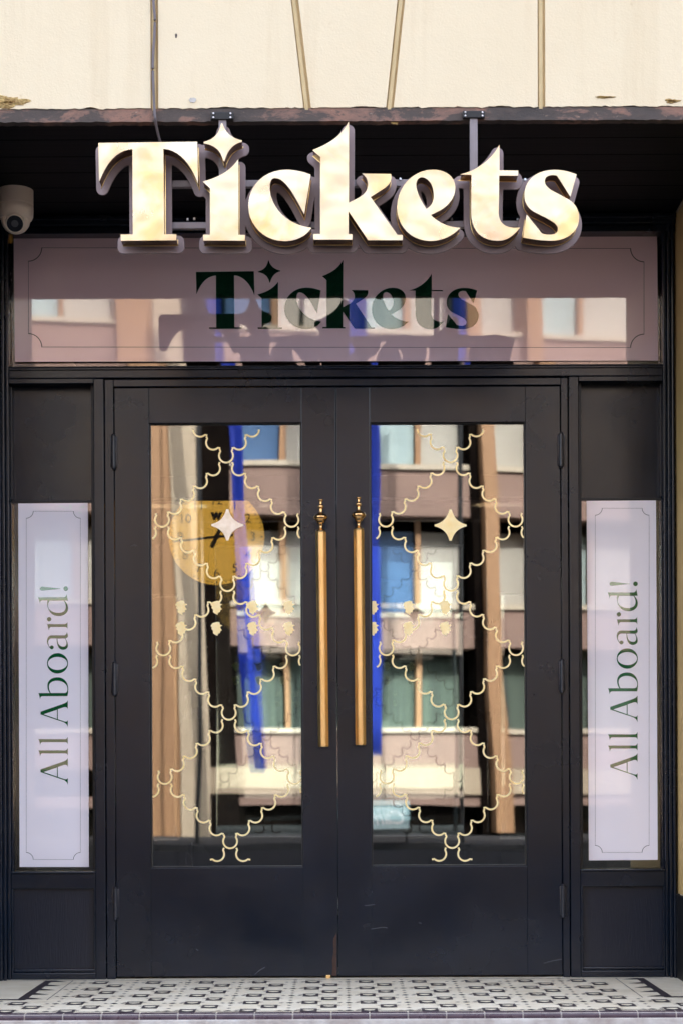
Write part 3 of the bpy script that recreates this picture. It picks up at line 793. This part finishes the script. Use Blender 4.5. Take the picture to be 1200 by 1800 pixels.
DFl = D_DOOR+.044
# transom film: pulled slightly out of square with the frame
tf = thing('ticket_window_sign', 'wide mauve film with dark green Tickets on the window above the doors', 'window sign', P(600, 525, DFl))
shape_px('film', [[(25, 414.6), (1154, 409.8), (1156, 633.5), (27, 636.6)]], DFl, 0, .0015, M['film_top'], tf)
shape_px('border_line', notched(50.5, 436, 1131.5, 611, 24, 1.5), DFl, -.0008, .0006, M['line'], tf)
for g in ticket_glyphs(.42, .35):
    cs = [[(345+(x-173.5)*.5875, 578+(y-422)*.583) for x, y in c] for c in g]
    shape_px('letter', cs, DFl, -.0012, .0008, M['ink_top'], tf)
tf.rotation_euler = (0, 0, R(.22)); tf.location.y -= .001
# side films with upright "All Aboard!"
def aboard():
    out = []
    a = lambda con: [[(x/9.4737+50, y/9.4737+1010) for x, y in q] for q in con]
    b2 = lambda con: [[(x/9+50, y/9+1190) for x, y in q] for q in con]
    out.append(a(path("M195 235 C195 205 225 200 245 202 L535 233 L535 237 L245 266 C225 268 195 265 195 235 Z")))
    out.append(a([circ(627, 235, 38)]))
    out.append(a(path("M165 378 L585 378 C620 378 632 360 640 325 L662 432 L606 432 C640 470 665 510 665 560 C665 630 610 690 505 690 C370 690 300 560 322 430 L240 430 C210 432 200 440 195 480 C190 440 180 410 165 378 Z M360 434 L592 434 C615 470 628 500 628 540 C628 600 580 638 510 638 C420 638 350 600 334 545 C326 500 336 455 360 434 Z")))
    out.append(a([circ(350, 743, 36)]))
    out.append(a(path("M318 825 L600 825 C640 825 650 800 655 785 L655 910 C650 885 640 872 600 872 L385 872 C360 872 352 890 347 930 Z")))
    out.append(a(path("M645 955 C650 975 662 1000 662 1020 C662 1045 640 1060 622 1064 C640 1100 665 1130 663 1185 C660 1230 620 1252 580 1252 C510 1250 475 1180 475 1062 L400 1062 C350 1062 330 1100 335 1140 C338 1175 355 1205 368 1205 L362 1222 C320 1170 315 1130 315 1110 C315 1040 350 1012 400 1012 L600 1012 C630 1010 640 985 645 955 Z M488 1064 L613 1064 C635 1100 640 1130 638 1150 C635 1190 610 1205 570 1200 C510 1190 485 1130 488 1064 Z")))
    out.append(a([circ(394, 1212, 32)]))
    out.append(a([circ(490, 1478, 175, 169, 48), circ(491, 1479, 161, 109, 48)]))
    out.append(b2(path("M163 255 L342 255 C315 215 305 180 305 140 C305 55 370 5 470 5 C565 5 635 85 635 190 C635 240 628 280 620 303 L240 303 C205 303 192 315 187 350 C180 310 175 280 163 255 Z M358 254 C338 215 326 180 330 140 C335 90 390 58 460 58 C560 60 622 120 622 190 C622 235 605 250 580 254 Z")))
    Ag = "M197 550 L555 425 C600 408 620 390 628 368 L628 512 C622 480 600 470 565 478 L470 510 L470 668 L570 702 C605 712 620 705 628 680 L628 792 C618 755 600 735 560 715 L197 592 Z M245 590 L457 518 L457 664 Z"
    lg = "M163 984 L580 984 C610 984 620 965 628 945 L628 1065 C620 1040 610 1030 580 1030 L230 1030 C205 1030 195 1045 190 1080 C185 1040 178 1010 163 984 Z"
    sh = lambda con, dy: [[(x, y+dy) for x, y in q] for q in con]
    out.append(b2(path(Ag))); out.append(b2(path(lg))); out.append(b2(sh(path(lg), 177))); out.append(b2(sh(path(Ag), 913)))
    return out
for side, dx, dy, film_px, bord in ((-1, 0, 0, [(32.5, 885), (154.8, 884), (156.8, 1524), (35, 1524)], (46.5, 898.5, 142, 1511)),
                                    (1, 999.7, -8.5, [(1030, 880.3), (1152, 879.5), (1155, 1511.5), (1034, 1512.5)], (1045, 893.2, 1140, 1498.5))):
    lab = ('lilac film on the left side window with green All Aboard! reading upwards' if side < 0 else 'lilac film on the right side window with green All Aboard! reading upwards')
    sgn = thing('aboard_window_sign', lab, 'window sign', P(95+dx, 1200, DFl), 'upright All Aboard films beside the doors')
    shape_px('film', [film_px], DFl, 0, .0012, M['film_side'], sgn)
    shape_px('border_line', notched(*bord, 12.5, .8), DFl, -.0008, .0006, M['line'], sgn)
    for bx0, by0, bw, bh in (((108, 890, 5, 2), (116, 893, 4, 2), (124, 891, 3, 5), (141, 893, 2, 2), (146, 891, 4, 3), (141, 901, 3, 2), (150, 886, 2, 1.5)) if side < 0 else ((1043, 884, 3, 1), (1047, 886, 1.5, 1))):
        shape_px('air_bubble', [[(x+random.uniform(-.6, .6), y+random.uniform(-.4, .4)) for x, y in circ(bx0, by0, bw, bh, 10)]], DFl, -.0006, .0008, M['white'], sgn)
    for k, g in enumerate(aboard()):
        shape_px('letter', [[(x+dx, y+dy) for x, y in c] for c in g], DFl, -.0007-.0002*(k % 2), .0006, M['ink_side'], sgn)

# ================================================================ BRASS LETTER SIGN
ysg = D_FRONT-.06            # distance of letter faces
sign = thing('letter_sign', 'large brass three dimensional Tickets lettering on a mauve backplate hung below the beam', 'sign', P(595, 340, ysg))
TH = .050
glyphs = ticket_glyphs(1, 1)
yl = ysg-D_DOOR
for g in glyphs:
    cs = [[(P(x, y, ysg).x, P(x, y, ysg).z) for x, y in c] for c in g]
    L = flat_shape('letter', cs, yl, .0018, M['brass_face'], sign, .0006)
    # returns (the folded sides) as a slightly inset solid
    e = flat_shape('letter_return', cs, yl+.0018, TH, M['brass_edge'], L)
    e.location = (0, 0, 0)
    # thin brass lip at the rear of each letter
    con = cs
    e2 = flat_shape('letter_lip', cs, yl+.0018+TH, .004, M['brass'], L, .0015); e2.location = (0, 0, 0)
    xs = [p[0] for p in cs[0]]; zs = [p[1] for p in cs[0]]
# backplate: outline grown round all the letters (distance field + marching squares)
Dp = ysg+TH+.020
segs = []
for g in glyphs:
    for c in g:
        q = [(P(x, y, ysg).x, P(x, y, ysg).z) for x, y in c]
        segs += [(q[k], q[(k+1) % len(q)]) for k in range(len(q))]
SG = np.array(segs)                       # n,2,2
pin, pout = .0175, .0175
h_ = .0022
x0g, x1g = SG[:, :, 0].min()-.05, SG[:, :, 0].max()+.05; z0g, z1g = SG[:, :, 1].min()-.05, SG[:, :, 1].max()+.05
gx = np.arange(x0g, x1g, h_); gz = np.arange(z0g, z1g, h_)
GX, GZ = np.meshgrid(gx, gz, indexing='ij')
dist = np.full(GX.shape, 9.0); ins = np.zeros(GX.shape, int)
for (ax, az), (bx_, bz) in segs:
    dx_, dz_ = bx_-ax, bz-az; L2 = dx_*dx_+dz_*dz_+1e-12
    lo = max(0, int((min(ax, bx_)-.04-x0g)/h_)); hi = min(len(gx), int((max(ax, bx_)+.04-x0g)/h_)+1)
    tt = np.clip(((GX[lo:hi]-ax)*dx_+(GZ[lo:hi]-az)*dz_)/L2, 0, 1)
    dd = np.hypot(GX[lo:hi]-ax-tt*dx_, GZ[lo:hi]-az-tt*dz_); dist[lo:hi] = np.minimum(dist[lo:hi], dd)
    if az != bz:
        cross = ((GZ >= min(az, bz)) & (GZ < max(az, bz)) & (GX < ax+(GZ-az)*dx_/dz_)); ins += cross
sdf = np.where(ins % 2 == 1, -dist, dist)-pout
def march(F, gx, gz):
    nx, nz = F.shape; E = {}
    def ip(i0, j0, i1, j1):
        a, b = F[i0, j0], F[i1, j1]; t = a/(a-b)
        return (gx[i0]+(gx[i1]-gx[i0])*t, gz[j0]+(gz[j1]-gz[j0])*t)
    nxt = {}; pos = {}
    ii, jj = np.where((np.minimum.reduce([F[:-1,:-1], F[1:,:-1], F[1:,1:], F[:-1,1:]]) < 0) & (np.maximum.reduce([F[:-1,:-1], F[1:,:-1], F[1:,1:], F[:-1,1:]]) >= 0))
    for i, j in zip(ii, jj):
        v = [F[i, j] < 0, F[i+1, j] < 0, F[i+1, j+1] < 0, F[i, j+1] < 0]
        ed = [((i, j), (i+1, j)), ((i+1, j), (i+1, j+1)), ((i, j+1), (i+1, j+1)), ((i, j), (i, j+1))]
        cr_ = [e for k, e in enumerate(ed) if v[k] != v[(k+1) % 4]] if True else []
        keys = []
        for k in range(4):
            if v[k] != v[(k+1) % 4]: keys.append((k, ed[k]))
        # walk so that inside stays on the left: from edge inside->outside to outside->inside
        outs = [e for k, e in keys if v[k] and not v[(k+1) % 4]]; ins_ = [e for k, e in keys if not v[k] and v[(k+1) % 4]]
        for a, b in zip(outs, ins_):
            nxt[a] = b
            for e in (a, b):
                if e not in pos: pos[e] = ip(*e[0], *e[1])
    loops = []
    while nxt:
        s, e = nxt.popitem(); lp = [pos[s]]
        while e in nxt:
            lp.append(pos[e]); e = nxt.pop(e)
        if len(lp) > 12: loops.append(lp)
    return loops
lps = march(sdf, gx, gz)
def smooth(lp):
    a = np.array(lp)
    for _ in range(2): a = (np.roll(a, 1, 0)+2*a+np.roll(a, -1, 0))/4
    return [tuple(p) for p in a[::2]]
lps = [smooth(l) for l in lps]
flat_shape('backplate', lps, Dp-D_DOOR, .006, M['plate'], sign, .001)
# spacer studs between plate and letters
for g in glyphs:
    c = g[0]; cx = sum(p[0] for p in c)/len(c); cy = sum(p[1] for p in c)/len(c)
for sx, sy in ((260, 300), (262, 400), (393, 330), (393, 415), (455, 400), (590, 320), (590, 410), (670, 400), (720, 330), (720, 380), (850, 320), (850, 390), (960, 330), (985, 380), (385, 245)):
    p = P(sx, sy, ysg+TH-.002); MB().cyl(p, p+Vector((0, .026, 0)), .006, n=10).build('spacer_stud', M['steel'], sign)
# rails behind the letters
def rail_px(x0, x1, yc0, yc1, nm='support_rail'):
    d = Dp+.022; a = P(x0, yc0, d); b2 = P(x1, yc0-(x1-x0)*.0044, d); hh = abs(P(x0, yc1, d).z-a.z)
    zc = (a.z+b2.z)/2
    return MB().box(a.x, b2.x, a.y, a.y+.020, zc-hh, zc, .002).build(nm, M['steel'], sign)
rail_px(255, 985, 317, 329); rail_px(255, 985, 390.5, 402)
for sx, sy in ((330, 385), (342, 384), (492, 387), (703, 314), (793, 385), (909, 385), (922, 315)):
    p = P(sx, sy, Dp+.02); MB().cyl((p.x, p.y, p.z-.004), (p.x, p.y, p.z+.002), .004, .003, 8).build('rail_screw', M['screw'], sign)
# two hangers with bolted brackets on the beam
for hx, bx0, bx1 in ((391.5, 371, 411), (831.5, 812, 851)):
    y0, y1 = (198.5, 214) if hx < 600 else (196.5, 211)
    a = P(hx, 205, D_FRONT)
    o = MB().box(a.x-.0115, a.x+.0115, yF-.004, yF+.020, P(600, 400, Dp).z, P(hx, 205, D_FRONT).z, .002).build('hanger', M['steel'], sign)
    o.data.transform(Matrix.Translation((0, .052, 0)) if False else Matrix.Identity(4))
    br = MB().box(P(bx0, 205, D_FRONT).x, P(bx1, 205, D_FRONT).x, yF-.010, yF+.012, P(hx, y1-2, D_FRONT).z, P(hx, y0, D_FRONT).z, .002)
    k_ = br.build('bracket', M['black'], o); k_.location = (0, 0, 0)
    bl = MB()
    for s in (-1, 1):
        for zz in (y0+3.5, y1-5):
            q = P((bx0+bx1)/2+s*15, zz, D_FRONT); bl.cyl((q.x, yF-.0105, q.z), (q.x, yF-.0145, q.z), .0034, .0025, 8)
    k2_ = bl.build('bolt', M['screw'], o); k2_.location = (0, 0, 0)
for o in [c for c in sign.children if c.name.startswith('hanger')]: pass
# small grub screws and rivets under the letters
rv = MB()
for sx, sy in ((261, 427), (395, 427), (443, 395), (514, 428), (585, 427), (671, 428), (722, 418), (788, 422), (851, 422), (968, 428)): pass
rv.bm.free()

# ================================================================ CABLE
cb = [(269.5, -60), (270, 0), (272.5, 30), (272, 60), (270, 90), (269, 120), (270, 150), (271, 175), (272.5, 200), (275, 222), (279.5, 240), (286, 252), (290, 262)]
mb = MB(); pts = []
cps = [P(x, y, D_FRONT-.007) for x, y in cb]
for i in range(len(cps)-1):
    p0, p1, p2, p3 = cps[max(i-1, 0)], cps[i], cps[i+1], cps[min(i+2, len(cps)-1)]
    for k in range(6):
        t_ = k/6
        pts.append(.5*((2*p1)+(-p0+p2)*t_+(2*p0-5*p1+4*p2-p3)*t_*t_+(-p0+3*p1-3*p2+p3)*t_**3))
for p in pts:
    if p.z < ZS+.005: p.y += min(.05, (ZS+.005-p.z)*.9)
up = [Vector((pts[0].x, pts[0].y, ZTOP+.3-.05*k)) for k in range(3)]
mb.tube(up+pts, .0042, 10)
tag(mb.build('power_cable', M['cable'], None, True), 'thin grey cable running down the leftmost joint to the brass sign', 'cable')

# ================================================================ SECURITY CAMERA
Dk = 6.06
ck = P(28.5, 352, Dk); s = Dk/FPX
kam = thing('security_camera', 'cream dome security camera under the black soffit at the left edge', 'security camera', (ck.x, ck.y, ZS))
rr = 30.5*s
zt, zc = ZS+.014, P(28, 372, Dk).z
z_ = lambda y: P(28, y, Dk).z
prof = [(z_(390)-ZS, rr*.70), (z_(386)-ZS, rr*.9), (z_(380)-ZS, rr*.985), (z_(371)-ZS, rr*1.0), (z_(364)-ZS, rr), (z_(363)-ZS, rr*.975), (z_(361.4)-ZS, rr*.975), (z_(361)-ZS, rr), (0.012, rr)]
MB().lathe(prof, (ck.x, ck.y, ZS), n=48).build('mount_ring', M['plastic'], kam, True)
# turret ball turned towards the street, down and slightly right
ax = Vector((.10, -.80, -.50)).normalized()
bc = Vector((ck.x-.001, ck.y-.002, z_(386)))
rb = 25.5*s
def sph(c, r, a_from, a_to, axis, n=40):
    pr = [(r*math.cos(R(a)), max(r*math.sin(R(a)), .0002)) for a in np.linspace(a_from, a_to, 22)]
    return MB().lathe(pr, c, axis, n)
sph(bc, rb, 180, 48, ax).build('turret', M['plastic'], kam, True)
pr = [(rb*.45, rb*.60), (rb*.98, rb*.62), (rb*1.0, rb*.64), (rb*1.02, rb*.60), (rb*.98, rb*.545), (rb*.6, rb*.54)]
MB().lathe([(rb*.40, rb*.70), (rb*.74, rb*.655), (rb*1.10, rb*.62), (rb*1.13, rb*.60), (rb*1.10, rb*.565)], bc, ax, 40).build('lens_barrel', M['plastic'], kam, True)
MB().lathe([(rb*.9, rb*.56), (rb*1.105, rb*.555)], bc, ax, 40).build('lens_glass', M['lens'], kam, True)
MB().lathe([(rb*1.09, rb*.25), (rb*1.112, rb*.24)], bc, ax, 30).build('lens', M['lens_ring'], kam, True)
# hood over the lens
bb = bmesh.new(); q = ax.to_track_quat('Z', 'Y').to_matrix(); rings = []
upv = Vector((0, 0, 1))
hd = MB()
for (h0, rad, rad2) in ((rb*.30, rb*.86, rb*.82), (rb*.62, rb*.80, rb*.76)):
    rings.append((h0, rad, rad2))
pr2 = [(rb*.20, rb*.95), (rb*.60, rb*.84), (rb*.66, rb*.80), (rb*.60, rb*.76), (rb*.2, rb*.88)]
hd.lathe(pr2, bc, ax, 40).build('hood', M['plastic'], kam, True)

# ================================================================ ACROSS THE STREET (seen mirrored in the glass)
Dv = 36.0
yO = -(Dv-D_DOOR)
def Q(px, py, d=Dv): v = P(px, py, d); return Vector((v.x, -(d-D_DOOR), v.z))
M['conc'] = mat('pink_brown_concrete', (0.220, 0.143, 0.116), (0.187, 0.121, 0.099), .8, scale=1.2, bstr=.2, bscale=8)
M['ledge'] = mat('pale_ledge', (0.413, 0.352, 0.275), (0.385, 0.330, 0.253), .7, scale=2)
M['fin'] = mat('tan_timber_fin', (0.276, 0.150, 0.072), (0.216, 0.114, 0.054), .6, scale=2, aspect=(1, 1, .1))
M['pale'] = mat('pale_grey_blind', (0.343, 0.328, 0.291), (0.322, 0.302, 0.270), .7, scale=1)
M['aqua'] = mat('aqua_curtain', (0.308, 0.385, 0.385), (0.209, 0.286, 0.308), .7, scale=6, aspect=(1, 1, .02))
M['blueg'] = mat('blue_window_glass', (0.070, 0.126, 0.238), (0.042, 0.084, 0.168), .1, scale=1)
M['greenc'] = mat('dark_green_curtain', (0.054, 0.078, 0.060), (0.015, 0.024, 0.021), .7, scale=9, aspect=(1, 1, .02))
M['stonep'] = mat('cream_stone_pilaster', (0.341, 0.275, 0.198), (0.308, 0.242, 0.171), .8, scale=.8)
M['tealsign'] = mat('teal_board', (.38, .50, .52), (.32, .44, .46), .5, scale=3)
def blue(name, c): return mat(name, c, tuple(x*.85 for x in c), .55, scale=3, bstr=.2, bscale=3)
M['blue'] = blue('blue_banner', (0.004, 0.030, 0.372))
M['violet'] = mat('violet_print', (.55, .35, .85), (.5, .3, .8), .5)
hot = thing('balcony_building', 'pink brown building with banded balconies and curtained windows, seen mirrored in the door glass', 'building', (0, yO, 0))
z_of = lambda y: Q(600, y).z; x_of = lambda x: Q(x, 1376).x
zg = -.34
def ob(nm, x0, x1, ya, yb, py0, py1, mt, bev=0, lean=0):
    o = MB().box(x_of(x0), x_of(x1), yO+ya, yO+yb, max(z_of(py1), zg), z_of(py0), bev).build(nm, mt, hot)
    if lean:
        for v in o.data.vertices: v.co.x += lean*(ZL-v.co.z)
    return o
ZL = z_of(760)
X0, X1 = -900, 2100
ob('core', X0, X1, -9, -.9, 250, 1470, M['void'])
per = 241
bands = [(1285-per*k, 1350-per*k+ (0 if k == 0 else 10)) for k in range(0, 8)]
bands = [(1285, 1350), (1062, 1136), (818, 906), (577, 662), (335, 420)]
for a, b2 in bands:
    ob('balcony_band', X0, X1, -.75, 0, a+4, b2, M['conc']); ob('ledge', X0, X1, -.75, .06, a-5, a+4, M['ledge'])
ob('fascia', 300, X1, -.6, .10, 1351, 1396, M['stonep']); ob('fascia', X0, X1, -.5, .02, 1396.5, 1416, M['conc'])
frames = [(-420, 4), (-240, 5), (135, 4), (-60, 5), (508, 6), (745, 6), (560, 0), (967, 12), (1067, 4), (1210, 5), (1330, 10), (1520, 5), (1700, 8), (1900, 5)]
rows = [(906, 1057), (662, 813), (420, 572), (254, 330)]
cols = [(-880, -430, 'pale'), (-415, -245, 'aqua'), (-235, -66, 'pale'), (-54, 130, 'aqua'), (140, 228, 'pale'), (424, 502, 'blueg'), (514, 556, 'pale'), (566, 660, 'pale'), (663, 738, 'aqua'), (752, 828, 'pale'), (874, 952, 'pale'), (982, 1062, 'aqua'), (1072, 1205, 'pale'), (1216, 1318, 'aqua'), (1342, 1515, 'pale'), (1526, 1690, 'blueg'), (1710, 1894, 'pale'), (1906, 2090, 'aqua')]
for ri, (a, b2) in enumerate(rows):
    for x0, x1, mt in cols:
        mm = mt
        if ri == 0 and 600 < x0 < 700: mm = 'blueg'
        if ri == 0 and x0 == 424: mm = 'pale'
        ob('window', x0, x1, -.62, -.55, a+ (22 if ri == 0 else 0), b2, M[mm])
    for fx, w in frames:
        if w: ob('window_frame', fx-w, fx+w, -.54, -.35, a, b2, M['fin'])
for x0, x1 in ((424, 500), (514, 656), (663, 742), (757, 828), (876, 960), (982, 1062), (1072, 1205), (140, 228)):
    ob('window', x0, x1, -.62, -.55, 1150, 1280, M['greenc'])
for fx in (748, 508, 970): ob('window_frame', fx-5, fx+5, -.54, -.35, 1137, 1280, M['fin'])
# pilasters and fins
ob('pilaster', 232, 300, -.6, .34, 250, 1470, M['fin'], lean=.03); ob('pilaster', 300.5, 346, -.6, .45, 250, 1470, M['stonep'], lean=.03)
ob('recess', 346.5, 396, -.6, .10, 250, 1470, M['void'], lean=.03)
ob('fin', 845, 871, -.6, .50, 250, 1462, M['fin'], lean=.036); ob('recess', 829, 844, -.6, .12, 250, 1470, M['void'], lean=.036)
ob('fin', 953, 982, -.6, .40, -560, 1055, M['fin'])
# shopfronts below
ob('shopfront', X0, X1, -.7, -.35, 1417, 1470, M['void'])
hot.rotation_euler = (0, 0, R(-9))
# teal café screen with white lettering
scr = thing('cafe_screen', 'teal screen with white slanted lettering mirrored low in the right door glass', 'screen', Q(690, 1440, 30))
a, b2 = Q(600, 1420, 30), Q(722, 1458, 30)
MB().box(a.x, b2.x, a.y-.03, a.y, b2.z, a.z, .005).build('board', M['tealsign'], scr)
MB().box(a.x+.02, a.x+.06, a.y-.07, a.y-.03, -.34, a.z).box(b2.x-.06, b2.x-.02, a.y-.07, a.y-.03, -.34, a.z).build('leg', M['black'], scr)
text('lettering', 'Camp', .34, (((a.x+b2.x)/2+.13), a.y+.002, (a.z+b2.z)/2), M['white'], scr, shear=.3, rot=-1, bold=.006)
# blue banners on slim poles
def banner(px0, px1, py0, py1, d, lab, lean=0):
    a, b2 = Q(px0, py0, d), Q(px1, py1, d); y = a.y; w = b2.x-a.x
    t0 = thing('street_banner', lab, 'banner', (a.x, y, -.34), 'blue banners along the street')
    MB().cyl((a.x-.06, y, -.34), (a.x-.06, y, a.z+.2), .035, n=16).build('pole', M['black'], t0, True)
    MB().cyl((a.x-.06, y, a.z+.03), (b2.x+.02, y, a.z+.03), .014, n=10).build('arm', M['black'], t0, True)
    bb = bmesh.new(); nx, nz = 10, 60; g = {}
    for i in range(nx+1):
        for j in range(nz+1):
            u, v = i/nx, j/nz
            g[i, j] = bb.verts.new((a.x+w*u+lean*v, y+.03*math.sin(u*5+v*6)*min(1, v*4), a.z+(b2.z-a.z)*v))
    for i in range(nx):
        for j in range(nz): bb.faces.new((g[i, j], g[i+1, j], g[i+1, j+1], g[i, j+1]))
    bmesh.ops.solidify(bb, geom=bb.faces[:], thickness=.004)
    mb = MB(); mb.add(bb); mb.build('cloth', M['blue'], t0, True)
    return t0
banner(350, 381, 60, 1360, 31, 'blue banner on a pole seen mirrored beside the clock in the left door glass', .80)
banner(626, 664, 60, 1330, 31, 'blue banner on a pole seen mirrored along the inner edge of the right door glass', .05)
banner(812, 836, 60, 650, 31, 'short blue banner on a pole seen mirrored in the window above the right door', 0)
